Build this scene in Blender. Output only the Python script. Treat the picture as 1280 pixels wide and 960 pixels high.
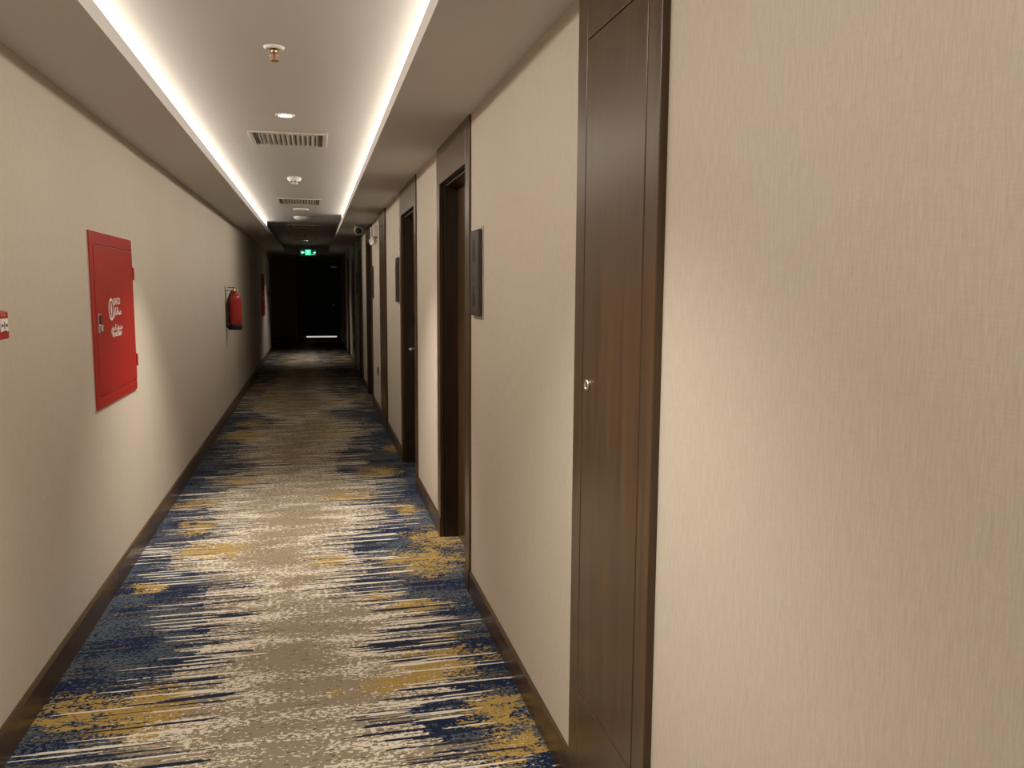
import bpy, bmesh, math, random
from mathutils import Matrix, Vector

# ------------------------------------------------------------------ clearing
for o in list(bpy.data.objects):
    bpy.data.objects.remove(o, do_unlink=True)
S = bpy.context.scene
C = S.collection
PI = math.pi

# ------------------------------------------------------------------ dimensions (metres)
XL, XR = -1.023, 0.750            # corridor walls
H = 2.377                         # underside of the soffits
TRAY = 2.55                       # underside of the raised tray ceiling
CL, CR = -0.653, 0.369            # inner edges of the soffits
XC = 0.5 * (CL + CR)              # tray centre line
Y0, Y_LOBBY, Y_END = -4.0, 20.6, 24.8

# ------------------------------------------------------------------ camera
cam_d = bpy.data.cameras.new('camera')
cam = bpy.data.objects.new('camera', cam_d)
C.objects.link(cam)
r = Vector((0.97271891, -0.23190605, 0.00612379))
u = Vector((0.02083185, 0.1136078, 0.99330725))
w = Vector((0.23104968, 0.96608118, -0.11533949))
cam.matrix_world = Matrix(((r.x, u.x, -w.x, 0.0), (r.y, u.y, -w.y, 0.0), (r.z, u.z, -w.z, 1.55), (0, 0, 0, 1)))
cam_d.sensor_fit = 'HORIZONTAL'
cam_d.sensor_width = 36.0
cam_d.lens = 36.0 * 1031.8 / 1280.0
cam_d.clip_start = 0.02
cam_d.clip_end = 100
S.camera = cam

# ------------------------------------------------------------------ world, exposure, light levels
world = bpy.data.worlds.new('world')
S.world = world
world.use_nodes = True
world.node_tree.nodes['Background'].inputs[0].default_value = (0.02, 0.02, 0.02, 1)
world.node_tree.nodes['Background'].inputs[1].default_value = 0.1
S.view_settings.view_transform = 'Standard'
S.view_settings.look = 'None'
S.view_settings.exposure = 1.9
S.view_settings.gamma = 1.0
S.view_settings.use_curve_mapping = False

LED_STRENGTH = 0.8                # cove LED strips
LED_COLOR = (1.0, 0.92, 0.81)
LED_POWER = 15.0                  # throw of each strip's lens across the corridor
SPOT_COLOR = (1.0, 0.92, 0.83)
#        y      power  (recessed downlights of the tray: lit ones; the last is added, unseen, for bounce light)
SPOTS = [(1.75, 50.0), (5.16, 72.0), (18.6, 28.0), (-2.4, 120.0)]


# ------------------------------------------------------------------ node helper
class Mat:
    def __init__(self, name):
        self.m = bpy.data.materials.new(name)
        self.m.use_nodes = True
        self.t = self.m.node_tree
        self.b = self.t.nodes['Principled BSDF']

    def link(self, a, b):
        self.t.links.new(a, b)

    def set(self, sock, v):
        if v is None:
            return
        if hasattr(v, 'is_output'):
            self.link(v, sock)
        else:
            sock.default_value = v

    def coord(self, kind='Object'):
        return self.t.nodes.new('ShaderNodeTexCoord').outputs[kind]

    def math(self, op, a, b=None, c=None, clamp=False):
        n = self.t.nodes.new('ShaderNodeMath')
        n.operation = op
        n.use_clamp = clamp
        for i, v in enumerate((a, b, c)):
            self.set(n.inputs[i], v)
        return n.outputs[0]

    def sep(self, v):
        n = self.t.nodes.new('ShaderNodeSeparateXYZ')
        self.link(v, n.inputs[0])
        return n.outputs

    def comb(self, x=0.0, y=0.0, z=0.0):
        n = self.t.nodes.new('ShaderNodeCombineXYZ')
        for i, v in enumerate((x, y, z)):
            self.set(n.inputs[i], v)
        return n.outputs[0]

    def noise(self, vec, scale=1.0, detail=2.0, rough=0.5, dist=0.0):
        n = self.t.nodes.new('ShaderNodeTexNoise')
        self.set(n.inputs['Vector'], vec)
        n.inputs['Scale'].default_value = scale
        n.inputs['Detail'].default_value = detail
        n.inputs['Roughness'].default_value = rough
        n.inputs['Distortion'].default_value = dist
        return n.outputs[0]

    def white(self, vec):
        n = self.t.nodes.new('ShaderNodeTexWhiteNoise')
        n.noise_dimensions = '3D'
        self.link(vec, n.inputs['Vector'])
        return n.outputs[0]

    def mix(self, f, a, b, blend='MIX'):
        n = self.t.nodes.new('ShaderNodeMix')
        n.data_type = 'RGBA'
        n.blend_type = blend
        n.clamp_factor = True
        self.set(n.inputs[0], f)
        for s, v in ((n.inputs[6], a), (n.inputs[7], b)):
            if isinstance(v, tuple):
                v = (*v[:3], 1.0)
            self.set(s, v)
        return n.outputs[2]

    def step(self, v, lo, hi):
        n = self.t.nodes.new('ShaderNodeMapRange')
        n.interpolation_type = 'SMOOTHSTEP'
        self.set(n.inputs[0], v)
        self.set(n.inputs[1], lo)
        self.set(n.inputs[2], hi)
        return n.outputs[0]

    def bump(self, height, strength=0.2, dist=0.002):
        n = self.t.nodes.new('ShaderNodeBump')
        n.inputs['Strength'].default_value = strength
        n.inputs['Distance'].default_value = dist
        self.link(height, n.inputs['Height'])
        self.link(n.outputs[0], self.b.inputs['Normal'])

    def out(self, color=None, rough=0.5, metal=0.0, spec=0.5):
        if color is not None:
            self.set(self.b.inputs['Base Color'], (*color[:3], 1.0) if isinstance(color, tuple) else color)
        self.set(self.b.inputs['Roughness'], rough)
        self.b.inputs['Metallic'].default_value = metal
        self.b.inputs['Specular IOR Level'].default_value = spec
        return self.m


def plain(name, color, rough=0.5, metal=0.0, spec=0.5, vary=0.06, scale=30.0):
    """a paint, plastic or metal with a faint procedural mottling"""
    k = Mat(name)
    n = k.noise(k.coord(), scale, 3.0)
    lo = tuple(c * (1 - vary) for c in color)
    hi = tuple(min(1.0, c * (1 + vary)) for c in color)
    return k.out(k.mix(n, lo, hi), rough, metal, spec)


def glow(name, color, strength):
    k = Mat(name)
    k.b.inputs['Base Color'].default_value = (*color, 1)
    k.b.inputs['Emission Color'].default_value = (*color, 1)
    k.b.inputs['Emission Strength'].default_value = strength
    return k.m


def wallpaper():
    k = Mat('woven_wallpaper')
    p = k.sep(k.coord())
    x = k.math('ADD', p[0], p[1])
    fibre = k.noise(k.comb(k.math('MULTIPLY', x, 420.0), k.math('MULTIPLY', p[2], 30.0)), 1.0, 3.0, 0.65)
    slub = k.noise(k.comb(k.math('MULTIPLY', x, 190.0), k.math('MULTIPLY', p[2], 13.0), 4.0), 1.0, 2.0)
    weft = k.noise(k.comb(k.math('MULTIPLY', x, 20.0), k.math('MULTIPLY', p[2], 380.0), 9.0), 1.0, 1.0)
    f = k.math('ADD', k.math('MULTIPLY', fibre, 0.55), k.math('ADD', k.math('MULTIPLY', slub, 0.3), k.math('MULTIPLY', weft, 0.15)))
    col = k.mix(k.step(f, 0.32, 0.68), (0.51, 0.45, 0.365), (0.60, 0.54, 0.455))
    blot = k.noise(k.coord(), 1.3, 2.0)
    col = k.mix(k.step(blot, 0.3, 0.7), col, k.mix(1.0, col, (0.98, 0.955, 0.96), 'MULTIPLY'))
    k.bump(f, 0.25, 0.0015)
    return k.out(col, 0.75, 0.0, 0.25)


def wood(name, dark, light, axis=2):
    k = Mat(name)
    p = k.sep(k.coord())
    a = [p[0], p[1], p[2]]
    a = [k.math('MULTIPLY', s, 1.6 if i == axis else 26.0) for i, s in enumerate(a)]
    v = k.comb(*a)
    g = k.noise(v, 1.0, 5.0, 0.6, 0.6)
    b = [k.math('MULTIPLY', s, 6.0 if i == axis else 260.0) for i, s in enumerate((p[0], p[1], p[2]))]
    pore = k.noise(k.comb(*b), 1.0, 2.0)
    col = k.mix(k.step(g, 0.3, 0.72), dark, light)
    col = k.mix(k.math('MULTIPLY', k.step(pore, 0.55, 0.75), 0.35), col, tuple(c * 0.45 for c in dark))
    k.bump(pore, 0.08, 0.0006)
    k.b.inputs['Coat Weight'].default_value = 0.25
    k.b.inputs['Coat Roughness'].default_value = 0.33
    return k.out(col, k.math('ADD', k.math('MULTIPLY', g, 0.12), 0.24), 0.0, 0.5)


EDGE_L = [(2.4, .52), (2.733, 0.501), (2.849, 0.525), (2.956, 0.495), (3.032, 0.465), (3.207, 0.442), (3.374, 0.443), (3.511, 0.401), (3.743, 0.343), (4.038, 0.402), (4.416, 0.421), (4.642, 0.538), (4.922, 0.683), (5.239, 0.571), (5.487, 0.505), (5.897, 0.592), (6.311, 0.639), (6.73, 0.429), (7.006, 0.514), (7.38, 0.347), (7.853, 0.587), (8.449, 0.564), (9.042, 0.529), (9.639, 0.335), (10.982, 0.644), (12.455, 0.598), (15.311, 0.482)]
EDGE_R = [(2.4, .67), (2.466, 0.673), (2.594, 0.595), (2.73, 0.499), (2.823, 0.454), (2.933, 0.518), (3.016, 0.631), (3.128, 0.679), (3.27, 0.673), (3.471, 0.528), (3.608, 0.581), (3.762, 0.657), (3.99, 0.524), (4.209, 0.302), (4.335, 0.333), (4.474, 0.409), (4.697, 0.346), (4.979, 0.341), (5.333, 0.548), (5.642, 0.594), (5.995, 0.507), (6.487, 0.589), (6.796, 0.48), (7.246, 0.298), (7.66, 0.344), (8.155, 0.452), (8.688, 0.498), (9.448, 0.622), (10.311, 0.298), (11.122, 0.574), (12.463, 0.372), (15.187, 0.297)]
# gold blotches woven into the carpet: x, y, half width, half length, density
GOLD = [(-0.64, 3.10, .15, .15, 1.1), (-0.90, 3.15, .12, .13, .9), (-0.59, 3.15, .06, .08, 1), (-0.76, 5.55, .10, .17, .9), (-0.85, 4.43, .10, .07, .7), (-0.62, 5.0, .17, .12, 1), (0.61, 5.69, .07, .17, .8),
        (0.73, 4.98, .20, .22, .62), (0.58, 4.57, .24, .20, .72), (0.08, 4.68, .08, .09, 1), (0.62, 4.36, .12, .06, .7), (0.47, 3.89, .12, .08, .9), (0.44, 3.25, .13, .12, 1.2), (0.28, 3.12, .16, .05, 1.0),
        (0.70, 3.31, .07, .06, .7), (0.63, 2.81, .12, .13, .9), (0.63, 2.58, .11, .10, .85), (0.51, 3.48, .07, .05, .8), (0.29, 4.06, .12, .06, .9), (-0.85, 6.14, .16, .14, .7), (-0.61, 6.85, .17, .15, .9),
        (0.24, 6.14, .18, .15, .8), (0.48, 6.92, .17, .18, .9), (0.75, 7.92, .12, .2, .8), (-0.72, 8.92, .2, .3, .9), (-0.70, 9.7, .19, .23, .7), (0.28, 8.95, .22, .25, .8)]


def carpet():
    """beige corridor carpet with cream flecks; navy, slate and gold ragged streaks comb in from both sides"""
    k = Mat('streaked_carpet')
    p = k.sep(k.coord())
    sub = lambda a, b: k.math('SUBTRACT', a, b)
    add = lambda a, b: k.math('ADD', a, b)
    mul = lambda a, b: k.math('MULTIPLY', a, b)
    fx = k.noise(k.coord(), 85.0, 2.0)                       # yarn wobble
    sx = k.math('SNAP', k.math('MULTIPLY_ADD', fx, 0.014, p[0]), 0.006)
    sy = k.math('SNAP', k.math('MULTIPLY_ADD', fx, 0.005, p[1]), 0.005)
    side = k.math('SIGN', sub(sx, XC))
    right = k.math('GREATER_THAN', sx, XC)
    dist = k.math('ABSOLUTE', sub(sx, XC))
    off = mul(side, 37.0)
    cell = k.white(k.comb(sx, sy, 1.0))                      # one value per tuft
    fine = k.noise(k.comb(mul(sx, 48.0), mul(sy, 85.0), 2.0), 1.0, 2.0, 0.6)
    fine2 = k.noise(k.comb(mul(sx, 62.0), mul(sy, 95.0), 7.0), 1.0, 2.0, 0.6)

    def rows(freq, seed, detail=1.0, xf=0.9):
        return k.noise(k.comb(mul(sx, xf), mul(sy, freq), add(off, seed)), 1.0, detail, 0.6)

    # where the beige field gives way to blue: woven outline of each side, then ragged row by row
    yn = k.math('DIVIDE', sub(sy, 2.4), 13.0)
    lows = []
    for pts in (EDGE_L, EDGE_R):
        n = k.t.nodes.new('ShaderNodeFloatCurve')
        cv = n.mapping.curves[0]
        cv.points[0].location = (0.0, pts[0][1])
        cv.points[1].location = (1.0, pts[-1][1])
        for yy, v in pts[1:-1]:
            cv.points.new((yy - 2.4) / 13.0, v)
        for q in cv.points:
            q.handle_type = 'AUTO_CLAMPED'
        n.mapping.update()
        k.link(yn, n.inputs['Value'])
        lows.append(n.outputs[0])
    low = add(mul(right, lows[1]), mul(sub(1.0, right), lows[0]))
    rnd = k.noise(k.comb(0.0, mul(sy, 1.4), add(off, 3.0)), 1.0, 1.5)
    low = add(low, mul(sub(rnd, 0.5), mul(k.step(p[1], 10.0, 14.0), 0.7)))
    n1 = rows(40.0, 11.0, 1.5, 0.30)
    n2 = rows(46.0, 17.0, 1.5, 0.35)
    edge = sub(low, mul(k.math('MAXIMUM', sub(n1, 0.50), 0.0), 1.7))
    edge = add(edge, mul(k.math('MAXIMUM', sub(n2, 0.53), 0.0), 1.5))
    edge = add(edge, mul(sub(fine, 0.5), 0.10))
    into = sub(dist, edge)                                   # > 0 on the blue side
    blue = k.math('GREATER_THAN', into, 0.0)
    near = k.step(k.math('ABSOLUTE', sub(dist, low)), 0.50, 0.14)

    # beige field with clustered cream flecks
    band = k.noise(k.comb(mul(sx, 2.6), mul(sy, 9.0), 21.0), 1.0, 2.0, 0.6)
    fleck = add(add(mul(fine, 0.60), mul(band, 0.42)), mul(near, 0.05))
    beige = k.mix(k.noise(k.coord(), 5.0, 2.0), (0.255, 0.208, 0.138), (0.31, 0.257, 0.178))
    beige = k.mix(mul(cell, 0.35), beige, (0.20, 0.155, 0.10))
    beige = k.mix(k.step(fleck, 0.568, 0.582), beige, (0.66, 0.59, 0.47))
    dk = k.noise(k.comb(mul(sx, 22.0), mul(sy, 130.0), 6.0), 1.0, 2.0)
    beige = k.mix(k.step(dk, 0.645, 0.66), beige, (0.095, 0.072, 0.048))

    # blue field: navy, slate and charcoal tufts
    blot = k.noise(k.comb(mul(sx, 3.6), mul(sy, 4.4), 8.0), 1.0, 2.0)
    d1 = add(blot, mul(sub(fine2, 0.5), 0.75))
    navy = k.mix(cell, (0.005, 0.012, 0.036), (0.009, 0.025, 0.075))
    slate = k.mix(cell, (0.048, 0.066, 0.092), (0.092, 0.113, 0.138))
    bl = k.mix(k.step(d1, 0.485, 0.505), navy, slate)
    d2 = add(rows(24.0, 31.0, 2.0, 1.2), mul(sub(fine, 0.5), 0.25))
    bl = k.mix(k.step(d2, 0.555, 0.57), bl, k.mix(cell, (0.075, 0.072, 0.068), (0.12, 0.108, 0.09)))
    spk = k.noise(k.comb(mul(sx, 62.0), mul(sy, 82.0), 12.0), 1.0, 1.0)
    bl = k.mix(k.step(spk, 0.57, 0.59), bl, (0.007, 0.009, 0.022))
    bl = k.mix(k.step(spk, 0.33, 0.31), bl, (0.16, 0.17, 0.19))
    col = k.mix(blue, beige, bl)

    # gold blotches, broken up by the tufts
    wx = add(sx, mul(sub(k.noise(k.comb(mul(sx, 9.0), mul(sy, 12.0), 61.0), 1.0, 2.0), 0.5), 0.34))
    wy = add(sy, mul(sub(k.noise(k.comb(mul(sx, 6.0), mul(sy, 14.0), 67.0), 1.0, 2.0), 0.5), 0.26))
    field = None
    for gx, gy, ga, gb, gs in GOLD:
        qx = mul(sub(wx, gx), 1.0 / ga)
        qy = mul(sub(wy, gy), 1.0 / gb)
        v = sub(gs, mul(add(mul(qx, qx), mul(qy, qy)), 0.6))
        field = v if field is None else k.math('MAXIMUM', field, v)
    field = k.math('MAXIMUM', field, -3.0)
    gp = k.noise(k.comb(mul(sx, 2.6), mul(sy, 3.6), 15.0), 1.0, 2.0, 0.55)
    far = mul(k.step(p[1], 9.5, 11.0), k.math('LESS_THAN', k.math('ABSOLUTE', sub(dist, 0.60)), 0.30))
    field = k.math('MAXIMUM', field, sub(mul(sub(gp, 0.47), 6.0), sub(3.2, mul(far, 3.0))))
    gm = k.noise(k.comb(mul(sx, 13.0), mul(sy, 26.0), 71.0), 1.0, 2.0)
    gd = add(add(field, mul(sub(fine2, 0.5), 4.2)), add(mul(sub(n1, 0.5), 1.6), mul(sub(gm, 0.5), 2.6)))
    gold = k.mix(cell, (0.30, 0.195, 0.050), (0.44, 0.30, 0.095))
    col = k.mix(k.step(gd, 0.32, 0.40), col, gold)

    # long thin cream and navy threads running across at the border
    lean = mul(sub(near, 1.0), 0.33)
    thr = add(add(rows(52.0, 41.0, 0.5, 1.5), lean), mul(sub(fine, 0.5), 0.06))
    col = k.mix(k.step(thr, 0.60, 0.615), col, (0.68, 0.62, 0.52))
    thd = add(add(rows(47.0, 51.0, 0.5, 1.4), lean), mul(sub(fine2, 0.5), 0.06))
    col = k.mix(k.step(thd, 0.592, 0.607), col, (0.013, 0.017, 0.040))
    k.bump(add(fine, cell), 0.5, 0.003)
    k.b.inputs['Sheen Weight'].default_value = 0.05
    return k.out(col, 0.95, 0.0, 0.1)


M_WALL = wallpaper()
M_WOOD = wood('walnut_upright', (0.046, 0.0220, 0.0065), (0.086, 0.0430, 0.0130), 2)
M_WOOD_SHADED = wood('walnut_shaded', (0.020, 0.0100, 0.0040), (0.040, 0.020, 0.0075), 2)  # darker copy of the walnut; shade in the recess put into its colour
M_WOODY = wood('walnut_lengthwise', (0.046, 0.0220, 0.0065), (0.086, 0.0430, 0.0130), 1)
M_CARPET = carpet()
M_CEIL = plain('ceiling_paint', (0.62, 0.595, 0.57), 0.85, 0, 0.2, 0.02, 3.0)
M_RED = plain('red_enamel', (0.40, 0.020, 0.015), 0.32, 0, 0.5, 0.06, 8.0)
M_REDP = plain('red_plastic', (0.40, 0.025, 0.015), 0.4)
M_WHITE = plain('white_plastic', (0.75, 0.72, 0.66), 0.45)
M_VENT = plain('vent_paint', (0.62, 0.58, 0.53), 0.5, 0, 0.4, 0.03)
M_VENTD = plain('vent_throat', (0.17, 0.158, 0.147), 0.8)
M_PRINT = plain('white_print', (0.85, 0.80, 0.76), 0.5)
M_BLACK = plain('black_plastic', (0.012, 0.012, 0.012), 0.45)
M_RUBBER = plain('black_rubber', (0.015, 0.015, 0.015), 0.7)
M_CHROME = plain('chrome', (0.75, 0.74, 0.72), 0.18, 1.0)
M_STEEL = plain('brushed_steel', (0.62, 0.58, 0.53), 0.35, 1.0)
M_BRASS = plain('bronze', (0.50, 0.30, 0.17), 0.3, 1.0)
M_VALVE = plain('valve_brass', (0.60, 0.43, 0.20), 0.35, 1.0)
M_PLATE = plain('smoked_plate', (0.045, 0.042, 0.041), 0.28, 0, 0.5)
M_PALE = plain('pale_beige', (0.66, 0.53, 0.45), 0.6)
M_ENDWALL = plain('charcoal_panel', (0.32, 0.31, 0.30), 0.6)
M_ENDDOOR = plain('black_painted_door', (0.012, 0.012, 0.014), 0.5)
M_LED = glow('led_diffuser', LED_COLOR, LED_STRENGTH)
M_LENS = glow('downlight_lens', (1.0, 0.93, 0.84), 14.0)
M_GREEN = glow('exit_green', (0.05, 0.85, 0.36), 0.42)
M_MINT = glow('exit_mint', (0.50, 1.0, 0.72), 0.34)
M_DGREEN = glow('exit_dark_green', (0.0, 0.16, 0.06), 0.06)
M_SLIT = glow('light_under_door', (1.0, 0.95, 0.9), 0.16)


# ------------------------------------------------------------------ mesh helpers
def add_box(bm, x0, x1, y0, y1, z0, z1, bevel=0.0, seg=2):
    n = bmesh.new()
    vs = [n.verts.new((x, y, z)) for x in (x0, x1) for y in (y0, y1) for z in (z0, z1)]
    for f in ((0, 1, 3, 2), (4, 6, 7, 5), (0, 4, 5, 1), (2, 3, 7, 6), (0, 2, 6, 4), (1, 5, 7, 3)):
        n.faces.new([vs[i] for i in f])
    bmesh.ops.recalc_face_normals(n, faces=n.faces)
    if bevel:
        bmesh.ops.bevel(n, geom=list(n.edges), offset=bevel, segments=seg, profile=0.5, affect='EDGES')
    merge(bm, n)


def merge(bm, n, mat=None):
    if mat is not None:
        bmesh.ops.transform(n, matrix=mat, verts=n.verts)
    me = bpy.data.meshes.new('tmp')
    n.to_mesh(me)
    n.free()
    bm.from_mesh(me)
    bpy.data.meshes.remove(me)


def axis_matrix(origin, axis):
    z = Vector(axis).normalized()
    q = z.to_track_quat('Z', 'Y')
    return Matrix.Translation(origin) @ q.to_matrix().to_4x4()


def add_lathe(bm, profile, origin=(0, 0, 0), axis=(0, 0, 1), seg=32, cap=True):
    """profile: list of (radius, height) along the axis"""
    n = bmesh.new()
    rings = []
    for rr, hh in profile:
        if rr < 1e-6:
            rings.append([n.verts.new((0, 0, hh))])
        else:
            rings.append([n.verts.new((rr * math.cos(2 * PI * i / seg), rr * math.sin(2 * PI * i / seg), hh)) for i in range(seg)])
    for a, b in zip(rings, rings[1:]):
        for i in range(seg):
            j = (i + 1) % seg
            if len(a) == 1 and len(b) == 1:
                continue
            if len(a) == 1:
                n.faces.new((a[0], b[j], b[i]))
            elif len(b) == 1:
                n.faces.new((a[i], a[j], b[0]))
            else:
                n.faces.new((a[i], a[j], b[j], b[i]))
    if cap:
        for ring in (rings[0], rings[-1]):
            if len(ring) > 1:
                n.faces.new(ring)
    bmesh.ops.recalc_face_normals(n, faces=n.faces)
    for f in n.faces:
        f.smooth = True
    merge(bm, n, axis_matrix(origin, axis))


def add_tube(bm, pts, rad, seg=10):
    pts = [Vector(q) for q in pts]
    n = bmesh.new()
    rings = []
    up = Vector((0.13, 0.31, 0.94))
    for i, q in enumerate(pts):
        t = (pts[min(i + 1, len(pts) - 1)] - pts[max(i - 1, 0)]).normalized()
        s = t.cross(up).normalized()
        v = s.cross(t)
        rings.append([n.verts.new(q + rad * (math.cos(2 * PI * a / seg) * s + math.sin(2 * PI * a / seg) * v)) for a in range(seg)])
    for a, b in zip(rings, rings[1:]):
        for i in range(seg):
            j = (i + 1) % seg
            n.faces.new((a[i], a[j], b[j], b[i]))
    n.faces.new(rings[0])
    n.faces.new(rings[-1])
    bmesh.ops.recalc_face_normals(n, faces=n.faces)
    for f in n.faces:
        f.smooth = True
    merge(bm, n)


def add_prism(bm, pts2d, depth, frame):
    """polygon (local x, y) extruded by depth along local z, placed by the 4x4 frame"""
    n = bmesh.new()
    a = [n.verts.new((x, y, 0)) for x, y in pts2d]
    b = [n.verts.new((x, y, depth)) for x, y in pts2d]
    k = len(a)
    n.faces.new(a)
    n.faces.new(b)
    for i in range(k):
        j = (i + 1) % k
        n.faces.new((a[i], a[j], b[j], b[i]))
    bmesh.ops.recalc_face_normals(n, faces=n.faces)
    merge(bm, n, frame)


def obj(name, bm, mat, parent=None, smooth_angle=None):
    me = bpy.data.meshes.new(name)
    bm.to_mesh(me)
    bm.free()
    me.materials.append(mat)
    o = bpy.data.objects.new(name, me)
    C.objects.link(o)
    if parent is not None:
        o.parent = parent
        o.matrix_parent_inverse = chain(parent).inverted()
    return o


def chain(o):
    m = o.matrix_basis.copy()
    while o.parent is not None:
        m = o.parent.matrix_basis @ o.matrix_parent_inverse @ m
        o = o.parent
    return m


def box(name, dims, mat, parent=None, bevel=0.0):
    bm = bmesh.new()
    add_box(bm, *dims, bevel=bevel)
    return obj(name, bm, mat, parent)


def lathe(name, profile, origin, axis, mat, parent=None, seg=32, cap=True):
    bm = bmesh.new()
    add_lathe(bm, profile, origin, axis, seg, cap)
    return obj(name, bm, mat, parent)


def tube(name, pts, rad, mat, parent=None, seg=10):
    bm = bmesh.new()
    add_tube(bm, pts, rad, seg)
    return obj(name, bm, mat, parent)


def thing(name, loc, label, cat, group=None, kind=None):
    o = bpy.data.objects.new(name, None)
    o.empty_display_size = 0.1
    C.objects.link(o)
    o.location = loc
    o['label'] = label
    o['category'] = cat
    if group:
        o['group'] = group
    if kind:
        o['kind'] = kind
    return o


def struct(name, loc=(0, 0, 0)):
    o = bpy.data.objects.new(name, None)
    C.objects.link(o)
    o.location = loc
    o['kind'] = 'structure'
    return o


def copy_tree(src, parent=None):
    c = src.copy()
    C.objects.link(c)
    if parent is not None:
        c.parent = parent
        c.matrix_parent_inverse = src.matrix_parent_inverse.copy()
    for ch in src.children:
        copy_tree(ch, c)
    return c


def rebase(root):
    """make the parts of a thing local to its base, so that copies can be placed by location alone"""
    inv = root.matrix_basis.inverted()

    def walk(o):
        for ch in o.children:
            if o is root:
                m = o.matrix_basis @ ch.matrix_parent_inverse @ ch.matrix_basis
                ch.data.transform(inv @ m)
            else:
                ch.data.transform(inv @ root.matrix_basis @ Matrix.Identity(4) if False else inv)
            ch.matrix_basis = Matrix.Identity(4)
            ch.matrix_parent_inverse = Matrix.Identity(4)
            walk(ch)
    walk(root)


ON_LEFT = Matrix(((0, 0, 1, 0), (1, 0, 0, 0), (0, 1, 0, 0), (0, 0, 0, 1)))      # text frame on the left wall, facing +x
ON_RIGHT = Matrix(((0, 0, -1, 0), (-1, 0, 0, 0), (0, 1, 0, 0), (0, 0, 0, 1)))   # on the right wall, facing -x
ON_CROSS = Matrix(((1, 0, 0, 0), (0, 0, -1, 0), (0, 1, 0, 0), (0, 0, 0, 1)))    # across the corridor, facing -y


def text(name, body, size, frame, origin, mat, parent, depth=0.0008, sx=1.0, bold=0.0):
    cu = bpy.data.curves.new('lettering', 'FONT')
    cu.body = body
    cu.size = size
    cu.align_x = 'CENTER'
    cu.align_y = 'CENTER'
    cu.extrude = depth
    cu.offset = bold
    cu.resolution_u = 3
    t = bpy.data.objects.new('lettering', cu)
    C.objects.link(t)
    dg = bpy.context.evaluated_depsgraph_get()
    dg.update()
    me = bpy.data.meshes.new_from_object(t.evaluated_get(dg))
    bpy.data.objects.remove(t, do_unlink=True)
    bpy.data.curves.remove(cu)
    me.name = name
    me.transform(Matrix.Translation(origin) @ frame @ Matrix.Diagonal((sx, 1, 1, 1)))
    me.materials.clear()
    me.materials.append(mat)
    o = bpy.data.objects.new(name, me)
    C.objects.link(o)
    o.parent = parent
    o.matrix_parent_inverse = chain(parent).inverted()
    return o


# ------------------------------------------------------------------ setting: floor, walls, ceiling
bm = bmesh.new()
add_box(bm, -3.2, 1.2, Y0, Y_END + 0.1, -0.05, 0.0)
floor = obj('floor', bm, M_CARPET)
floor['kind'] = 'structure'

# doors of the right wall: (opening start, opening end) including their timber surround
ROOM_DOORS = [(4.007, 5.10), (6.19, 7.36), (11.06, 12.28), (13.36, 14.58), (18.25, 19.40), (20.5, 21.7)]
CLOSETS = [(1.705, 2.285), (8.86, 9.60), (15.98, 16.72)]

bm = bmesh.new()
y = Y0
for a, b in ROOM_DOORS:
    add_box(bm, XR, XR + 0.30, y, a, 0, H + 0.02)
    y = b
add_box(bm, XR, XR + 0.30, y, Y_END, 0, H + 0.02)
wr = obj('wall_right', bm, M_WALL)
wr['kind'] = 'structure'

wl = box('wall_left', (XL - 0.25, XL, Y0, Y_LOBBY, 0, H + 0.02), M_WALL)
wl['kind'] = 'structure'
wb = box('wall_back', (XL - 0.25, XR + 0.3, Y0 - 0.15, Y0, 0, TRAY + 0.02), M_WALL)
wb['kind'] = 'structure'
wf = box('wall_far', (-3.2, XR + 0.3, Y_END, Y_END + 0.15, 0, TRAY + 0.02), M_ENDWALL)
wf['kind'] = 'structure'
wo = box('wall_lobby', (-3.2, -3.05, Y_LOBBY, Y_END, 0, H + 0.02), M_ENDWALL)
wo['kind'] = 'structure'
wo = box('wall_lobby_near', (-3.2, XL - 0.25, Y_LOBBY - 0.15, Y_LOBBY, 0, H + 0.02), M_ENDWALL)
wo['kind'] = 'structure'

ceil = box('ceiling', (CL - 0.26, CR + 0.26, Y0, 22.2, TRAY, TRAY + 0.03), M_CEIL)
ceil['kind'] = 'structure'
for side in (-1, 1):
    edge = CL if side < 0 else CR
    wall = XL if side < 0 else XR
    bm = bmesh.new()
    x0, x1 = sorted((edge, wall))
    add_box(bm, x0, x1, Y0, 22.2, H, H + 0.012)
    e0, e1 = sorted((edge, edge + side * 0.012))
    add_box(bm, e0, e1, Y0, 22.2, H + 0.012, H + 0.06)
    b0, b1 = sorted((edge + side * 0.14, edge + side * 0.16))
    add_box(bm, b0, b1, Y0, 22.2, H + 0.012, TRAY)
    obj('soffit', bm, M_CEIL, ceil)
bm = bmesh.new()
add_box(bm, -3.2, XR, 22.2, Y_END, H, TRAY + 0.02)
add_box(bm, -3.2, XL, Y_LOBBY, 22.2, H, H + 0.02)
obj('soffit', bm, M_CEIL, ceil)


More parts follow.
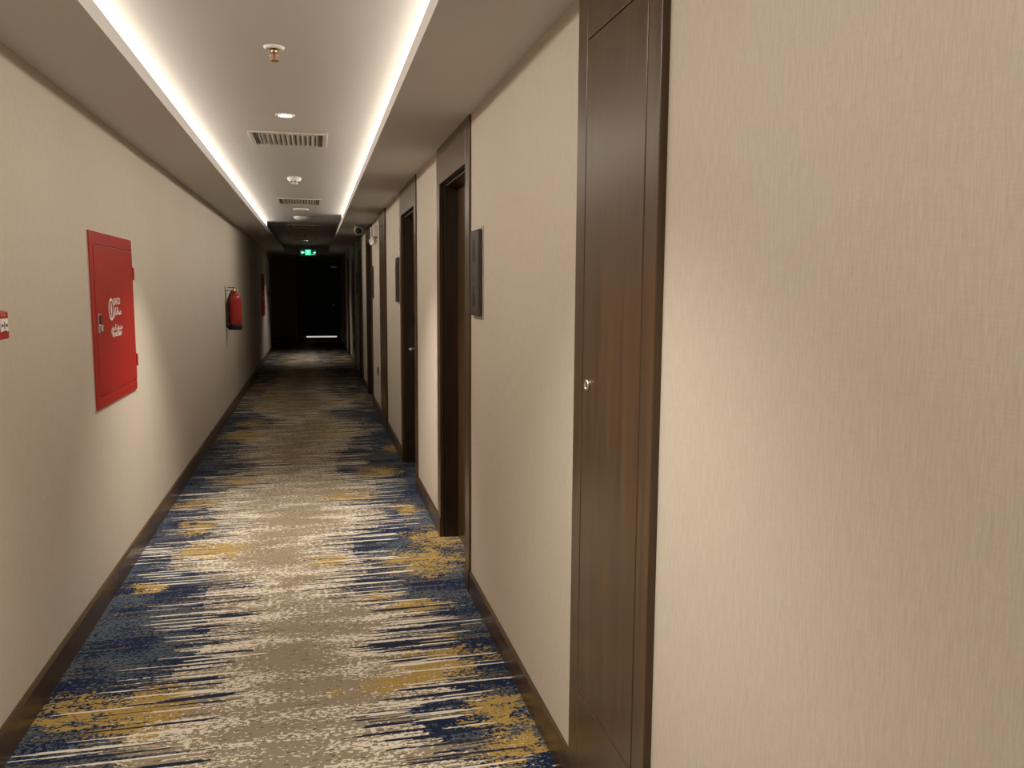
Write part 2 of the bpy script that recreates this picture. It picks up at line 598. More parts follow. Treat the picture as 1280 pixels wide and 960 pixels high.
# cove LED lines: diffuser in an aluminium channel at the back of each cove
def led_line(side, y1, label):
    edge = CL if side < 0 else CR
    t = thing('led_strip', (edge + side * 0.04, 0.5 * (Y0 + y1), H + 0.02), label, 'light', 'cove lights of the tray ceiling')
    x0, x1 = sorted((edge + side * 0.028, edge + side * 0.040))
    box('diffuser', (x0, x1, Y0 + 0.02, y1, H + 0.072, TRAY - 0.001), M_LED, t)
    c0, c1 = sorted((edge + side * 0.040, edge + side * 0.056))
    box('channel', (c0, c1, Y0 + 0.01, y1 + 0.01, H + 0.012, TRAY), M_STEEL, t)
    ld = bpy.data.lights.new('strip_throw', 'AREA')
    ld.shape = 'RECTANGLE'
    ld.size = y1 - Y0 - 0.04
    ld.size_y = 0.085
    ld.energy = LED_POWER * ld.size / 17.4
    ld.color = LED_COLOR
    ld.spread = math.radians(105)
    lo = bpy.data.objects.new('strip_throw', ld)
    C.objects.link(lo)
    zd = Vector((side, 0, 0.62)).normalized()            # lamp faces along -z
    xd = Vector((0, 1, 0))
    yd = zd.cross(xd)
    lo.matrix_world = Matrix(((xd.x, yd.x, zd.x, edge + side * 0.022), (xd.y, yd.y, zd.y, 0.5 * (Y0 + y1)), (xd.z, yd.z, zd.z, H + 0.122), (0, 0, 0, 1)))
    lo.parent = t
    lo.matrix_parent_inverse = chain(t).inverted()


led_line(-1, 13.4, 'bright warm white cove light line along the left edge of the raised ceiling')
led_line(1, 11.9, 'bright warm white cove light line along the right edge of the raised ceiling')


# baseboards: lengths of stained timber
def board(dims, parent):
    bm = bmesh.new()
    x0, x1, y0, y1, z0, z1 = dims
    s = 1 if x0 < 0 else -1                      # room side
    xw, xf = (x0, x1) if s > 0 else (x1, x0)
    prof = [(xw, 0), (xf, 0), (xf, z1 - 0.010), (xf - s * 0.003, z1 - 0.004), (xf - s * 0.007, z1), (xw, z1)]
    a = [bm.verts.new((px, y0, pz)) for px, pz in prof]
    b = [bm.verts.new((px, y1, pz)) for px, pz in prof]
    bm.faces.new(a)
    bm.faces.new(b)
    for i in range(len(a)):
        j = (i + 1) % len(a)
        bm.faces.new((a[i], a[j], b[j], b[i]))
    bmesh.ops.recalc_face_normals(bm, faces=bm.faces)
    return obj('board', bm, M_WOODY, parent)


bl = struct('baseboard_left')
cuts = [Y0, 1.4, 4.476, 8.1, 12.2, 16.3, Y_LOBBY]
for a, b in zip(cuts, cuts[1:]):
    board((XL, XL + 0.016, a, b - 0.0025, 0, 0.117), bl)
br = struct('baseboard_right')
solid = sorted([(a, b, 'd') for a, b in ROOM_DOORS] + [(a, b, 'c') for a, b in CLOSETS])
y = Y0
for a, b, kind in solid:
    board((XR - 0.011, XR, y, a - 0.0005, 0, 0.117), br)
    y = b + 0.0005
board((XR - 0.011, XR, y, Y_END, 0, 0.117), br)
bf = struct('baseboard_far')
box('board', (-3.05, -0.55, Y_END - 0.015, Y_END, 0, 0.12), M_ENDDOOR, bf)


# ------------------------------------------------------------------ doors
DEPTH = 0.850      # x of the leaf face in the recess


def room_door(n, a, b, label, hinge_far=True):
    d = struct('door_%d' % n, (XR, 0.5 * (a + b), 0))
    d['label'] = label
    d['category'] = 'door'
    d['group'] = 'recessed room doors of the right wall'
    fx = XR - 0.011
    ca, cb = a + 0.115, b - 0.110
    top = 2.16
    for y0, y1 in ((a, ca), (cb, b)):
        box('casing', (fx, XR + 0.012, y0, y1, 0.0, H - 0.001), M_WOOD, d, 0.003)
        box('plinth', (fx - 0.004, fx, y0 + 0.001, y1, 0.0, 0.118), M_WOODY, d, 0.002)
    box('header', (fx, XR + 0.012, ca, cb, top, H - 0.001), M_WOOD, d, 0.003)
    # lining of the recess, set back behind a shadow groove
    g = 0.016
    bm = bmesh.new()
    add_box(bm, XR + 0.012, XR + 0.022, a, ca + 0.004, 0, H - 0.001)
    add_box(bm, XR + 0.012, XR + 0.022, cb - 0.004, b, 0, H - 0.001)
    add_box(bm, XR + 0.012, XR + 0.022, ca, cb, top - 0.004, H - 0.001)
    obj('groove', bm, M_BLACK, d)
    box('jamb', (XR + 0.022, DEPTH + 0.06, a, ca - g + 0.02, 0, H - 0.001), M_WOOD_SHADED, d, 0.002)
    box('jamb', (XR + 0.022, DEPTH + 0.06, cb + g - 0.02, b, 0, H - 0.001), M_WOOD_SHADED, d, 0.002)
    box('head_lining', (XR + 0.022, DEPTH + 0.06, ca - g + 0.02, cb + g - 0.02, top - 0.014, H - 0.001), M_WOOD_SHADED, d, 0.002)
    leaf = box('leaf', (DEPTH, DEPTH + 0.045, ca + 0.006, cb - 0.006, 0.006, top - 0.018), M_WOOD, d, 0.002)
    ly = (ca + 0.075) if hinge_far else (cb - 0.075)
    lock = box('lock_plate', (DEPTH - 0.008, DEPTH, ly - 0.035, ly + 0.035, 0.95, 1.22), M_STEEL, leaf, 0.004)
    s = 1 if hinge_far else -1
    tube('handle', [(DEPTH - 0.006, ly, 1.02), (DEPTH - 0.045, ly, 1.02), (DEPTH - 0.052, ly + s * 0.02, 1.02), (DEPTH - 0.052, ly + s * 0.12, 1.02)], 0.010, M_STEEL, leaf)
    lathe('peephole', [(0.0, 0.0), (0.011, 0.0), (0.012, 0.003), (0.007, 0.006), (0.0, 0.006)], (DEPTH, 0.5 * (ca + cb), 1.5), (-1, 0, 0), M_STEEL, leaf, 16)
    return d


labels = ['nearest recessed dark brown wooden door, beside the big number plate',
          'second recessed dark brown door, with a number plate just beyond it',
          'recessed dark brown door next to the white emergency light',
          'dim recessed brown door right after the one by the emergency light',
          'dark recessed door in the unlit part of the corridor, before the end',
          'last recessed door on the right, in darkness beside the end wall']
for i, (ab, lab) in enumerate(zip(ROOM_DOORS, labels)):
    room_door(i + 2, ab[0], ab[1], lab, i % 2 == 0)


def closet_door(n, a, b, label):
    d = struct('door_%d' % n, (XR, 0.5 * (a + b), 0))
    d['label'] = label
    d['category'] = 'door'
    d['group'] = 'narrow flush closet doors'
    fx = XR - 0.019
    ya, yb = a + (b - a) * 0.13, b - 0.080
    za, zb = 0.372, 2.215
    box('stile', (fx, XR + 0.02, a, ya, 0, H - 0.001), M_WOOD, d, 0.003)
    box('stile', (fx, XR + 0.02, yb, b, 0, H - 0.001), M_WOOD, d, 0.003)
    box('top_rail', (fx, XR + 0.02, ya, yb, zb, H - 0.001), M_WOOD, d, 0.003)
    box('bottom_rail', (fx, XR + 0.02, ya, yb, 0, za), M_WOOD, d, 0.003)
    box('backing', (XR - 0.004, XR + 0.012, ya - 0.01, yb + 0.01, za - 0.01, zb + 0.01), M_BLACK, d)
    g = 0.003
    leaf = box('leaf', (fx, XR - 0.002, ya + g, yb - g, za + g, zb - g), M_WOOD, d, 0.0025)
    ly, lz = yb - 0.048, 1.285
    bm = bmesh.new()
    add_lathe(bm, [(0.0, 0.0), (0.0165, 0.0), (0.0165, 0.003), (0.0145, 0.006), (0.0105, 0.0065), (0.0100, 0.0035), (0.0, 0.0035)], (fx, ly, lz), (-1, 0, 0), 28)
    lk = obj('lock', bm, M_CHROME, leaf)
    bm = bmesh.new()
    add_box(bm, fx - 0.0045, fx - 0.0030, ly - 0.0018, ly + 0.0018, lz - 0.007, lz + 0.007)
    ky = obj('keyhole', bm, M_BLACK, leaf)
    return d


closet_door(1, *CLOSETS[0], 'narrow flush brown closet door with a chrome lock, closest to the camera')
closet_door(8, *CLOSETS[1], 'narrow flush brown closet door halfway down the corridor, after the second recessed door')
closet_door(9, *CLOSETS[2], 'narrow flush closet door farthest down the corridor, in the dark')

# end door
d = struct('door_10', (0.24, Y_END, 0))
d['label'] = 'black door at the dark end of the corridor with light showing beneath it'
d['category'] = 'door'
bm = bmesh.new()
add_box(bm, -0.48, -0.40, Y_END - 0.03, Y_END, 0, 2.30)
add_box(bm, 0.66, XR - 0.02, Y_END - 0.03, Y_END, 0, 2.30)
add_box(bm, -0.40, 0.66, Y_END - 0.03, Y_END, 2.20, 2.30)
obj('frame', bm, M_ENDDOOR, d)
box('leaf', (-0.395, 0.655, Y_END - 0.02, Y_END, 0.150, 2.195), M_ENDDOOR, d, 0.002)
box('door_bar', (-0.395, 0.655, Y_END - 0.02, Y_END - 0.001, 0.0, 0.085), M_ENDDOOR, d)
box('light_gap', (-0.24, 0.625, Y_END - 0.010, Y_END - 0.002, 0.086, 0.122), M_SLIT, d)
box('handle', (0.53, 0.57, Y_END - 0.06, Y_END - 0.02, 1.0, 1.05), M_STEEL, d, 0.004)
bm = bmesh.new()
add_box(bm, 0.50, 0.655, Y_END - 0.07, Y_END - 0.02, 2.10, 2.16, 0.004)
obj('closer', bm, M_STEEL, d)


# ------------------------------------------------------------------ fire hose cabinets
def hose_cabinet(y0, y1, z0, z1, label):
    X = XL
    t = thing('fire_hose_cabinet', (X, 0.5 * (y0 + y1), z0), label, 'cabinet', 'red fire hose cabinets')
    box('pale_edge', (X, X + 0.003, y0 - 0.006, y1 + 0.005, z0 - 0.010, z1 + 0.004), M_PALE, t)  # thin pale strip showing round the cabinet frame
    f = 0.010
    bm = bmesh.new()
    b = 0.055
    add_box(bm, X, X + f, y0, y0 + b, z0, z1, 0.0015)
    add_box(bm, X, X + f, y1 - 0.02, y1, z0, z1, 0.0015)
    add_box(bm, X, X + f, y0 + b, y1 - 0.02, z1 - 0.060, z1, 0.0015)
    add_box(bm, X, X + f, y0 + b, y1 - 0.02, z0, z0 + 0.055, 0.0015)
    add_box(bm, X, X + 0.002, y0 + 0.02, y1 - 0.01, z0 + 0.02, z1 - 0.02)
    obj('frame', bm, M_RED, t)
    dx = X + f + 0.002
    da, db, dc, de = y0 + b + 0.005, y1 - 0.004, z0 + 0.060, z1 - 0.065
    door = box('door', (X + 0.003, dx, da, db, dc, de), M_RED, t, 0.002)
    for hz in (z0 + 0.17, z1 - 0.19):
        bm = bmesh.new()
        add_box(bm, X + 0.002, dx + 0.006, y1 - 0.010, y1 + 0.016, hz - 0.035, hz + 0.035, 0.003)
        obj('hinge', bm, M_RED, door)
    ly, lz = da + 0.050, z0 + 0.415
    bm = bmesh.new()
    add_box(bm, dx, dx + 0.004, ly - 0.028, ly + 0.028, lz - 0.050, lz + 0.045, 0.003)
    latch = obj('latch', bm, M_CHROME, door)
    box('latch_recess', (dx + 0.0035, dx + 0.0052, ly - 0.020, ly + 0.016, lz - 0.006, lz + 0.036), M_BLACK, door, 0.0005)
    bm = bmesh.new()
    add_box(bm, dx + 0.004, dx + 0.016, ly - 0.012, ly + 0.020, lz - 0.042, lz - 0.008, 0.004)
    obj('latch_paddle', bm, M_CHROME, door)
    # printing: ring with a flame shaped nozzle, then the maker's name and two lines of text
    px = dx + 0.0002
    cy, cz = y0 + 0.360, z0 + 0.475
    bm = bmesh.new()
    ring = lambda rr, k=40: [(rr * math.cos(2 * PI * i / k), rr * math.sin(2 * PI * i / k)) for i in range(k)]
    fr = Matrix.Translation((px, cy, cz)) @ ON_LEFT
    n = bmesh.new()
    o_ = [n.verts.new((x, z, 0.0006)) for x, z in ring(0.057)]
    i_ = [n.verts.new((x, z, 0.0006)) for x, z in ring(0.044)]
    for q in range(40):
        n.faces.new((o_[q], o_[(q + 1) % 40], i_[(q + 1) % 40], i_[q]))
    merge(bm, n, fr)
    add_prism(bm, [(0, 0.040), (0.011, 0.012), (0.014, -0.006), (0.006, -0.022), (0.004, -0.040), (-0.004, -0.040), (-0.006, -0.022), (-0.014, -0.006), (-0.011, 0.012)], 0.0006, fr)
    obj('emblem', bm, M_PRINT, door)
    tx = px + 0.0003
    text('lettering', 'SAFCO', 0.047, ON_LEFT, (tx, y0 + 0.490, z0 + 0.512), M_PRINT, door, 0.0002, 0.98, 0.0011)
    text('lettering', '\uFEEE\uFEDC\uFED3\uFE8E\uFEB3', 0.056, ON_LEFT, (tx, y0 + 0.490, z0 + 0.460), M_PRINT, door, 0.0002, 1.25, 0.0008)
    text('lettering', '\uFED6\uFEF3\uFEAE\uFEA4\uFEDF\uFE8D \uFED5\uFEED\uFEAA\uFEE8\uFEBB', 0.044, ON_LEFT, (tx, y0 + 0.465, z0 + 0.378), M_PRINT, door, 0.0002, 1.0, 0.0006)
    text('lettering', 'FIRE HOSE CABINET', 0.030, ON_LEFT, (tx, y0 + 0.465, z0 + 0.342), M_PRINT, door, 0.0002, 0.80, 0.0008)
    return t


hose_cabinet(4.24, 5.16, 0.955, 1.808, 'large red fire hose cabinet with white lettering on the left wall, nearer of two')
hose_cabinet(17.25, 18.25, 0.955, 1.808, 'red fire hose cabinet far down the left wall, half in shadow')

# ------------------------------------------------------------------ fire alarm call points and sounder
def call_point(yc, zc, size, label, lit=True):
    X = XL
    t = thing('fire_alarm_call_point', (X, yc, zc - size / 2), label, 'fire alarm', 'break glass call points')
    s = size / 2
    box('back_box', (X, X + 0.030, yc - s, yc + s, zc - s, zc + s), M_REDP, t, 0.004)
    box('front_cover', (X + 0.030, X + 0.040, yc - s + 0.002, yc + s - 0.002, zc - s + 0.002, zc + s - 0.002), M_REDP, t, 0.004)
    p = box('break_pane', (X + 0.040, X + 0.042, yc - s * 0.72, yc + s * 0.72, zc - s * 0.42, zc + s * 0.48), M_PRINT, t, 0.0006)
    bm = bmesh.new()
    fr = Matrix.Translation((X + 0.0421, yc, zc)) @ ON_LEFT
    add_prism(bm, [(-0.003, -0.011), (0.003, -0.011), (0.003, 0.011), (-0.003, 0.011)], 0.0006, fr)
    add_prism(bm, [(-0.026, -0.006), (-0.026, 0.006), (-0.010, 0.002), (-0.010, -0.002)], 0.0006, fr)
    add_prism(bm, [(0.026, 0.006), (0.026, -0.006), (0.010, -0.002), (0.010, 0.002)], 0.0006, fr)
    add_prism(bm, [(-0.016, -0.020), (0.016, -0.020), (0.016, -0.017), (-0.016, -0.017)], 0.0006, fr)
    obj('press_symbol', bm, M_BLACK, p)
    bm = bmesh.new()
    for q in (-0.014, 0.008):
        add_lathe(bm, [(0, 0), (0.004, 0), (0.004, 0.0008), (0, 0.0008)], (X + 0.040, yc + q, zc + s * 0.72), (1, 0, 0), 12)
    obj('cover_dots', bm, M_PALE, t)
    return t


call_point(2.998, 1.419, 0.094, 'red break glass call point cut by the left edge, with white pane')
call_point(19.75, 1.40, 0.10, 'small dark call point far down the left wall, beyond the far red cabinet')
t = thing('alarm_sounder', (XL, 20.1, 2.20), 'small dark sounder box high at the far end of the left wall', 'fire alarm')
box('base', (XL, XL + 0.03, 20.03, 20.17, 2.19, 2.33), M_REDP, t, 0.004)
lathe('horn', [(0.0, 0.0), (0.055, 0.0), (0.055, 0.03), (0.045, 0.045), (0.0, 0.048)], (XL + 0.03, 20.1, 2.26), (1, 0, 0), M_REDP, t)

# ------------------------------------------------------------------ fire extinguisher on its wall bracket
ex, ey = -0.925, 10.40
t = thing('fire_extinguisher', (ex, ey, 1.04), 'red fire extinguisher with black foot hanging on the left wall', 'fire extinguisher')
R_ = 0.079
lathe('cylinder', [(R_ * 0.96, 1.075), (R_, 1.085), (R_, 1.385), (R_ * 0.96, 1.415), (R_ * 0.82, 1.440), (R_ * 0.55, 1.455), (0.028, 1.460), (0.026, 1.475), (0.0, 1.475)], (ex, ey, 0), (0, 0, 1), M_RED, t)
lathe('foot', [(R_ * 0.9, 1.035), (R_ * 1.02, 1.038), (R_ * 1.03, 1.10), (R_ * 0.99, 1.104)], (ex, ey, 0), (0, 0, 1), M_RUBBER, t)
bm = bmesh.new()
add_lathe(bm, [(0.022, 1.475), (0.022, 1.505), (0.016, 1.512), (0.014, 1.530), (0.0, 1.532)], (ex, ey, 0), (0, 0, 1), 20)
add_box(bm, ex + 0.010, ex + 0.036, ey - 0.012, ey + 0.012, 1.490, 1.525, 0.004)
v = obj('valve', bm, M_VALVE, t)
bm = bmesh.new()
add_box(bm, ex - 0.075, ex + 0.012, ey - 0.009, ey + 0.009, 1.532, 1.540, 0.002)
obj('lever', bm, M_BLACK, v)
bm = bmesh.new()
add_box(bm, ex - 0.080, ex + 0.004, ey - 0.008, ey + 0.008, 1.500, 1.507, 0.002)
obj('carry_handle', bm, M_BLACK, v)
pts = []
for i in range(15):
    q = i / 14
    pts.append((ex - 0.022 - 0.052 * math.sin(min(1.0, q * 2.2) * PI / 2), ey - 0.02 - 0.055 * min(1.0, q * 2.5), 1.50 - 0.38 * q))
h_ = tube('hose', pts, 0.012, M_RUBBER, t)
tube('nozzle', [pts[-1], (pts[-1][0], pts[-1][1], pts[-1][2] - 0.06)], 0.017, M_BLACK, h_)
bm = bmesh.new()
seg = 14
for i in range(seg):
    a0 = math.radians(-85 + 100 * i / seg)
    a1 = math.radians(-85 + 100 * (i + 1) / seg)
    q = [(ex + (R_ + 0.0008) * math.cos(a), ey + (R_ + 0.0008) * math.sin(a)) for a in (a0, a1)]
    f = [bm.verts.new((q[0][0], q[0][1], 1.16)), bm.verts.new((q[1][0], q[1][1], 1.16)), bm.verts.new((q[1][0], q[1][1], 1.34)), bm.verts.new((q[0][0], q[0][1], 1.34))]
    bm.faces.new(f)
obj('label', bm, M_REDP, t)
lathe('gauge', [(0, 0), (0.014, 0), (0.014, 0.008), (0, 0.009)], (ex + 0.036, ey, 1.507), (1, 0, 0), M_WHITE, v, 20)
t = thing('extinguisher_bracket', (XL, ey - 0.06, 1.40), 'thin black wire wall bracket carrying the red extinguisher', 'bracket')
box('wall_plate', (XL, XL + 0.004, ey - 0.075, ey - 0.050, 1.12, 1.56), M_BLACK, t, 0.001)
tube('hook', [(XL + 0.004, ey - 0.062, 1.497), (XL + 0.030, ey - 0.062, 1.497)], 0.0045, M_BLACK, t)
tube('strap', [(XL + 0.004, ey - 0.062, 1.46), (XL + 0.02, ey - 0.062, 1.46)], 0.003, M_BLACK, t)


# ------------------------------------------------------------------ room number plates
def plate(y0, y1, label, marks=True):
    X = XR
    z0, z1 = 1.412, 1.820
    t = thing('room_number_plate', (X, 0.5 * (y0 + y1), z0), label, 'sign', 'vertical room number plates')
    box('steel_backing', (X - 0.006, X, y0 - 0.004, y1 + 0.004, z0 - 0.006, z1 + 0.008), M_STEEL, t, 0.002)
    box('face_panel', (X - 0.024, X - 0.006, y0 + 0.004, y1, z0 + 0.008, z1 - 0.004), M_PLATE, t, 0.004)
    yc, px = 0.5 * (y0 + y1) + 0.01, X - 0.0246
    text('numeral', '8', 0.150, ON_RIGHT, (px, yc, z1 - 0.105), M_BLACK, t, 0.0004, 0.9)
    text('numeral', '.', 0.150, ON_RIGHT, (px, yc, z0 + 0.215), M_BLACK, t, 0.0004, 1.0)
    text('numeral', '6', 0.140, ON_RIGHT, (px, yc, z0 + 0.095), M_BLACK, t, 0.0004, 0.9)
    return t


plate(3.705, 3.905, 'dark grey room number plate beside the nearest recessed door')
plate(7.45, 7.65, 'dark room number plate on the wall beyond the second recessed door')
plate(10.74, 10.93, 'small dark room number plate beside the door under the emergency light')
plate(14.70, 14.90, 'dim room number plate in the shade of the far right wall')

# wall outlet
t = thing('wall_outlet', (XR, 10.21, 0.49), 'small dark wall outlet low on the right wall past the second closet', 'outlet')
box('cover', (XR - 0.008, XR, 10.15, 10.27, 0.475, 0.575), M_BLACK, t, 0.003)
for dy in (-0.03, 0.03):
    box('socket', (XR - 0.010, XR - 0.008, 10.21 + dy - 0.018, 10.21 + dy + 0.018, 0.505, 0.545), M_PLATE, t, 0.0006)

# emergency light with two heads
t = thing('emergency_light', (XR, 10.25, 2.07), 'white emergency light with two lamp heads high on the right wall', 'light')
bd = box('battery_box', (XR - 0.055, XR, 10.02, 10.50, 2.150, 2.285), M_WHITE, t, 0.006)
box('label_strip', (XR - 0.058, XR - 0.055, 10.12, 10.27, 2.155, 2.280), M_BLACK, bd, 0.0005)
for yy in (10.14, 10.42):
    lathe('lamp_head', [(0.0, -0.025), (0.026, -0.025), (0.040, 0.0), (0.040, 0.022), (0.035, 0.026), (0.032, 0.019), (0.0, 0.019)], (XR - 0.040, yy, 2.108), (-0.9, -0.35, -0.25), M_WHITE, t, 24)
    tube('swivel', [(XR - 0.030, yy, 2.155), (XR - 0.038, yy, 2.125)], 0.010, M_BLACK, t)

# ------------------------------------------------------------------ ceiling fixtures
def vent(yc, y_len, label):
    x0, x1 = XC - 0.255, XC + 0.250
    y0, y1 = yc - y_len / 2, yc + y_len / 2
    z = TRAY
    t = thing('ceiling_vent', (XC, yc, z), label, 'vent', 'air vents of the tray ceiling')
    bm = bmesh.new()
    f = 0.028
    for a in ((x0, x1, y0, y0 + f), (x0, x1, y1 - f, y1), (x0, x0 + f, y0 + f, y1 - f), (x1 - f, x1, y0 + f, y1 - f)):
        add_box(bm, a[0], a[1], a[2], a[3], z - 0.010, z, 0.003)
    fr = obj('frame', bm, M_VENT, t)
    box('throat', (x0 + f, x1 - f, y0 + f, y1 - f, z - 0.002, z), M_VENTD, t)
    # inner core ring and blades
    ix0, ix1, iy0, iy1 = x0 + 0.075, x1 - 0.075, y0 + 0.055, y1 - 0.055
    n = 11
    for i in range(n):
        xx = ix0 + (ix1 - ix0) * (i + 0.5) / n
        bm = bmesh.new()
        add_prism(bm, [(xx - 0.012, -0.009), (xx - 0.009, -0.0095), (xx + 0.010, -0.0015), (xx + 0.007, -0.001)], iy1 - iy0, Matrix(((1, 0, 0, 0), (0, 0, 1, iy0), (0, 1, 0, z), (0, 0, 0, 1))))
        obj('blade', bm, M_VENT, t)
    for xx in (ix0 - 0.012, ix1 + 0.004):
        box('core_bar', (xx, xx + 0.008, y0 + f, y1 - f, z - 0.010, z - 0.001), M_VENT, t)
    for yy in (iy0 - 0.010, iy1 + 0.002):
        box('core_bar', (ix0 - 0.004, ix1 + 0.004, yy, yy + 0.008, z - 0.010, z - 0.001), M_VENT, t)
    return t


vent(5.97, 0.52, 'grey ceiling air vent just past the nearest lit downlight')
vent(10.2, 0.66, 'ceiling air vent between the smoke detector and the flush disc')
vent(14.3, 0.55, 'dim ceiling air vent where the cove light ends')
vent(18.2, 0.55, 'dark ceiling air vent close before the green exit sign')


def downlight(yc, power, label, lit=True, cone=100):
    t = thing('downlight', (XC, yc, TRAY), label, 'light', 'recessed downlights of the tray ceiling')
    z = TRAY
    lathe('trim_ring', [(0.036, -0.001), (0.036, -0.006), (0.050, -0.009), (0.055, -0.005), (0.056, 0.0), (0.036, 0.0)], (XC, yc, z), (0, 0, 1), M_WHITE, t, 40, cap=False)
    lathe('lens', [(0.0, -0.0035), (0.033, -0.0035), (0.036, -0.002), (0.0, -0.002)], (XC, yc, z), (0, 0, 1), M_LENS if lit else M_PLATE, t, 32)
    if lit:
        ld = bpy.data.lights.new('downlight_beam', 'SPOT')
        ld.energy = power
        ld.color = SPOT_COLOR
        ld.spot_size = math.radians(cone)
        ld.spot_blend = 1.0
        ld.shadow_soft_size = 0.035
        lo = bpy.data.objects.new('downlight_beam', ld)
        C.objects.link(lo)
        lo.location = (XC, yc, z - 0.05)
        lo.parent = t
        lo.matrix_parent_inverse = chain(t).inverted()
    return t


downlight(SPOTS[0][0], SPOTS[0][1], 'lit recessed downlight just ahead of the camera, above the frame')
downlight(SPOTS[1][0], SPOTS[1][1], 'lit recessed downlight between the sprinkler and the nearest vent', cone=92)
downlight(SPOTS[3][0], SPOTS[3][1], 'unseen downlight added behind the camera to brighten the near walls')  # added out of view to lift the near walls and ceiling bounce
downlight(SPOTS[2][0], SPOTS[2][1], 'tiny lit downlight above the green exit sign')

t = thing('flush_disc', (XC, 11.2, TRAY), 'pale flush ceiling disc right behind the second vent', 'ceiling fitting')
lathe('rim', [(0.080, -0.002), (0.082, -0.012), (0.096, -0.014), (0.100, -0.006), (0.100, 0.0), (0.080, 0.0)], (XC, 11.2, TRAY), (0, 0, 1), M_WHITE, t, 40, cap=False)
lathe('disc', [(0.0, -0.004), (0.081, -0.004), (0.081, -0.001), (0.0, -0.001)], (XC, 11.2, TRAY), (0, 0, 1), M_VENT, t, 40)

t = thing('access_point', (XC, 12.35, TRAY), 'white domed ceiling access point between the disc and third vent', 'ceiling fitting')
lathe('dome', [(0.0, -0.060), (0.050, -0.058), (0.090, -0.048), (0.112, -0.032), (0.120, -0.018), (0.116, -0.008), (0.0, -0.008)], (XC, 12.35, TRAY), (0, 0, 1), M_WHITE, t, 40)
lathe('mount', [(0.0, -0.010), (0.085, -0.010), (0.085, 0.0), (0.0, 0.0)], (XC, 12.35, TRAY), (0, 0, 1), M_VENT, t, 32)

t = thing('smoke_detector', (XC - 0.012, 8.0, TRAY), 'cream smoke detector on the ceiling between the first two vents', 'smoke detector')
q = (XC - 0.012, 8.0, TRAY)
lathe('base', [(0.0, -0.030), (0.060, -0.030), (0.062, -0.026), (0.062, -0.003), (0.059, 0.0), (0.0, 0.0)], q, (0, 0, 1), M_WHITE, t, 36)
lathe('sensor_head', [(0.0, -0.066), (0.022, -0.066), (0.030, -0.062), (0.032, -0.054), (0.050, -0.036), (0.052, -0.030), (0.0, -0.030)], q, (0, 0, 1), M_WHITE, t, 36)
for i in range(8):
    bm = bmesh.new()
    a = 2 * PI * i / 8 + 0.2
    add_box(bm, q[0] + 0.043 * math.cos(a) - 0.006, q[0] + 0.043 * math.cos(a) + 0.006, q[1] + 0.043 * math.sin(a) - 0.006, q[1] + 0.043 * math.sin(a) + 0.006, TRAY - 0.052, TRAY - 0.040, 0.001)
    obj('intake_slot', bm, M_BLACK, t)


def sprinkler(xc, yc, label):
    t = thing('sprinkler', (xc, yc, TRAY), label, 'sprinkler', 'fire sprinklers of the tray ceiling')
    q = (xc, yc, TRAY)
    lathe('escutcheon', [(0.020, -0.001), (0.022, -0.010), (0.036, -0.012), (0.042, -0.006), (0.043, 0.0), (0.020, 0.0)], q, (0, 0, 1), M_WHITE, t, 36, cap=False)
    lathe('cup', [(0.0, -0.003), (0.022, -0.003), (0.022, -0.001), (0.0, -0.001)], q, (0, 0, 1), M_VENTD, t, 24)
    bm = bmesh.new()
    add_lathe(bm, [(0.0, -0.003), (0.012, -0.003), (0.012, -0.022), (0.008, -0.026), (0.0, -0.026)], q, (0, 0, 1), 20)
    for s in (-1, 1):
        add_tube(bm, [(xc + s * 0.010, yc, TRAY - 0.018), (xc + s * 0.015, yc, TRAY - 0.034), (xc + s * 0.011, yc, TRAY - 0.046), (xc + s * 0.002, yc, TRAY - 0.053)], 0.0026, 8)
    obj('frame', bm, M_BRASS, t)
    tube('bulb', [(xc, yc, TRAY - 0.026), (xc, yc, TRAY - 0.052)], 0.0028, M_REDP, t)
    bm = bmesh.new()
    add_lathe(bm, [(0.0, -0.0600), (0.006, -0.0600), (0.018, -0.0570), (0.018, -0.0555), (0.0, -0.0560)], q, (0, 0, 1), 24)
    for i in range(10):
        a = 2 * PI * i / 10
        add_box(bm, xc + 0.019 * math.cos(a) - 0.0022, xc + 0.019 * math.cos(a) + 0.0022, yc + 0.019 * math.sin(a) - 0.0022, yc + 0.019 * math.sin(a) + 0.0022, TRAY - 0.0570, TRAY - 0.0557)
    obj('deflector', bm, M_BRASS, t)
    return t


sprinkler(XC, 3.74, 'bronze sprinkler with white escutcheon, nearest fitting on the raised ceiling')
sprinkler(XC, 16.3, 'dark sprinkler on the unlit ceiling between the last two vents')

# security camera on the right soffit
t = thing('security_camera', (0.60, 11.5, H), 'small white security camera with black lens under the right soffit', 'camera')
lathe('mount', [(0.0, -0.018), (0.052, -0.018), (0.058, -0.012), (0.058, 0.0), (0.0, 0.0)], (0.60, 11.55, H), (0, 0, 1), M_WHITE, t, 32)
hd = lathe('housing', [(0.0, -0.075), (0.040, -0.072), (0.054, -0.045), (0.058, 0.0), (0.057, 0.040), (0.050, 0.052), (0.046, 0.046), (0.0, 0.046)], (0.605, 11.50, H - 0.060), (-0.12, -0.95, -0.28), M_WHITE, t, 32)
lathe('lens', [(0.0, 0.047), (0.045, 0.047), (0.044, 0.051), (0.022, 0.058), (0.0, 0.060)], (0.605, 11.50, H - 0.060), (-0.12, -0.95, -0.28), M_BLACK, hd, 32)

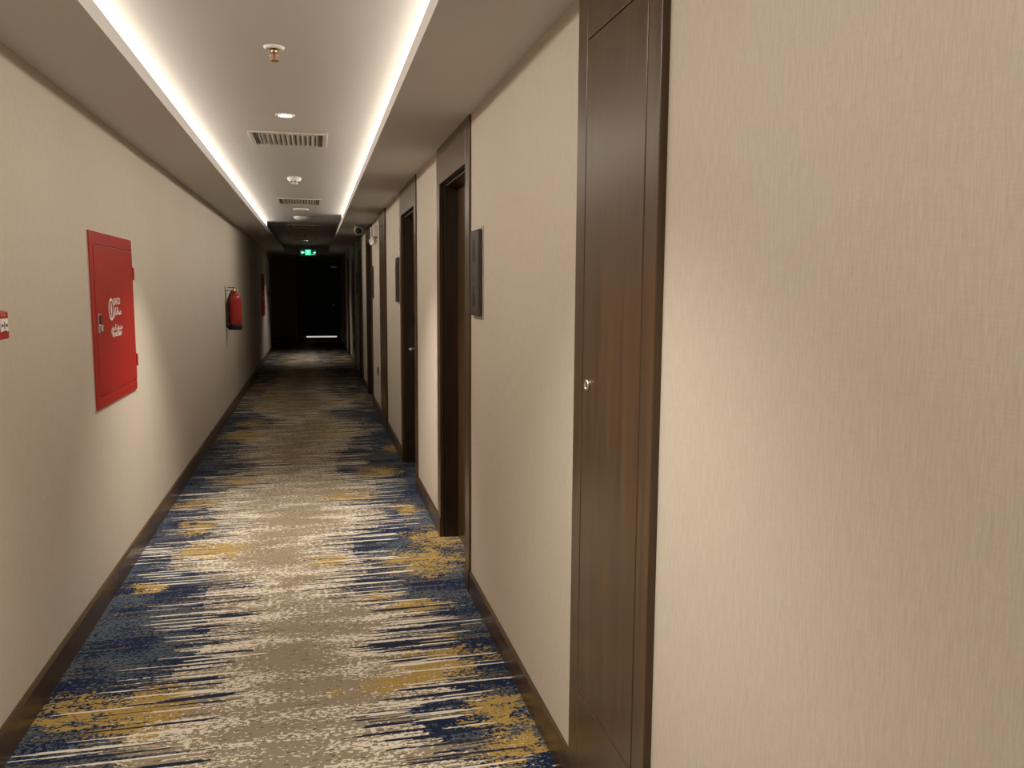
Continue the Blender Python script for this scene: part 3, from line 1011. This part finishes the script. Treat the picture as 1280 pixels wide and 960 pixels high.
# exit sign on a rod
ey = 20.4
t = thing('exit_sign', (-0.118, ey, 2.27), 'glowing green running figure exit sign hanging from the ceiling', 'sign')
bxo = box('housing', (-0.118 - 0.225, -0.118 + 0.225, ey, ey + 0.035, 2.265, 2.455), M_BLACK, t, 0.004)
box('face', (-0.118 - 0.195, -0.118 + 0.20, ey - 0.002, ey, 2.285, 2.440), M_DGREEN, bxo)
fr = Matrix.Translation((-0.118, ey - 0.002, 2.36)) @ ON_CROSS
bm = bmesh.new()
add_prism(bm, [(-0.065, -0.060), (0.065, -0.060), (0.065, 0.065), (-0.065, 0.065)], 0.002, fr)
obj('panel', bm, M_GREEN, bxo)
fr2 = Matrix.Translation((-0.118, ey - 0.004, 2.36)) @ ON_CROSS
bm = bmesh.new()
head = [(0.012 + 0.014 * math.cos(i * PI / 6), 0.045 + 0.014 * math.sin(i * PI / 6)) for i in range(12)]
add_prism(bm, head, 0.0015, fr2)
add_prism(bm, [(-0.012, 0.028), (0.014, 0.028), (0.008, -0.008), (-0.014, -0.008)], 0.0015, fr2)
add_prism(bm, [(-0.014, -0.008), (-0.002, -0.008), (-0.022, -0.034), (-0.044, -0.034), (-0.044, -0.042), (-0.018, -0.042)], 0.0015, fr2)
add_prism(bm, [(-0.004, -0.008), (0.008, -0.008), (0.024, -0.024), (0.024, -0.050), (0.014, -0.050), (0.014, -0.028)], 0.0015, fr2)
add_prism(bm, [(0.010, 0.028), (0.014, 0.022), (0.036, 0.006), (0.042, 0.012)], 0.0015, fr2)
add_prism(bm, [(-0.012, 0.028), (-0.038, 0.020), (-0.040, -0.002), (-0.032, -0.002), (-0.030, 0.014), (-0.010, 0.018)], 0.0015, fr2)
obj('running_figure', bm, M_MINT, bxo)
bm = bmesh.new()
add_prism(bm, [(-0.165, 0.0), (-0.130, 0.042), (-0.130, 0.016), (-0.085, 0.016), (-0.085, -0.016), (-0.130, -0.016), (-0.130, -0.042)], 0.002, fr)
obj('arrow', bm, M_MINT, bxo)
bm = bmesh.new()
add_prism(bm, [(0.185, 0.0), (0.150, 0.036), (0.150, 0.014), (0.120, 0.014), (0.120, -0.014), (0.150, -0.014), (0.150, -0.036)], 0.002, fr)
obj('arrow', bm, M_MINT, bxo)
bm = bmesh.new()
add_prism(bm, [(0.080, -0.050), (0.145, -0.050), (0.145, -0.040), (0.080, -0.040)], 0.002, fr)
obj('dash', bm, M_MINT, bxo)
tube('hanging_rod', [(-0.09, ey + 0.017, 2.455), (-0.09, ey + 0.017, TRAY)], 0.008, M_STEEL, t)
lathe('rod_cap', [(0.0, -0.012), (0.035, -0.010), (0.038, 0.0), (0.0, 0.0)], (-0.09, ey + 0.017, TRAY), (0, 0, 1), M_WHITE, t, 24)
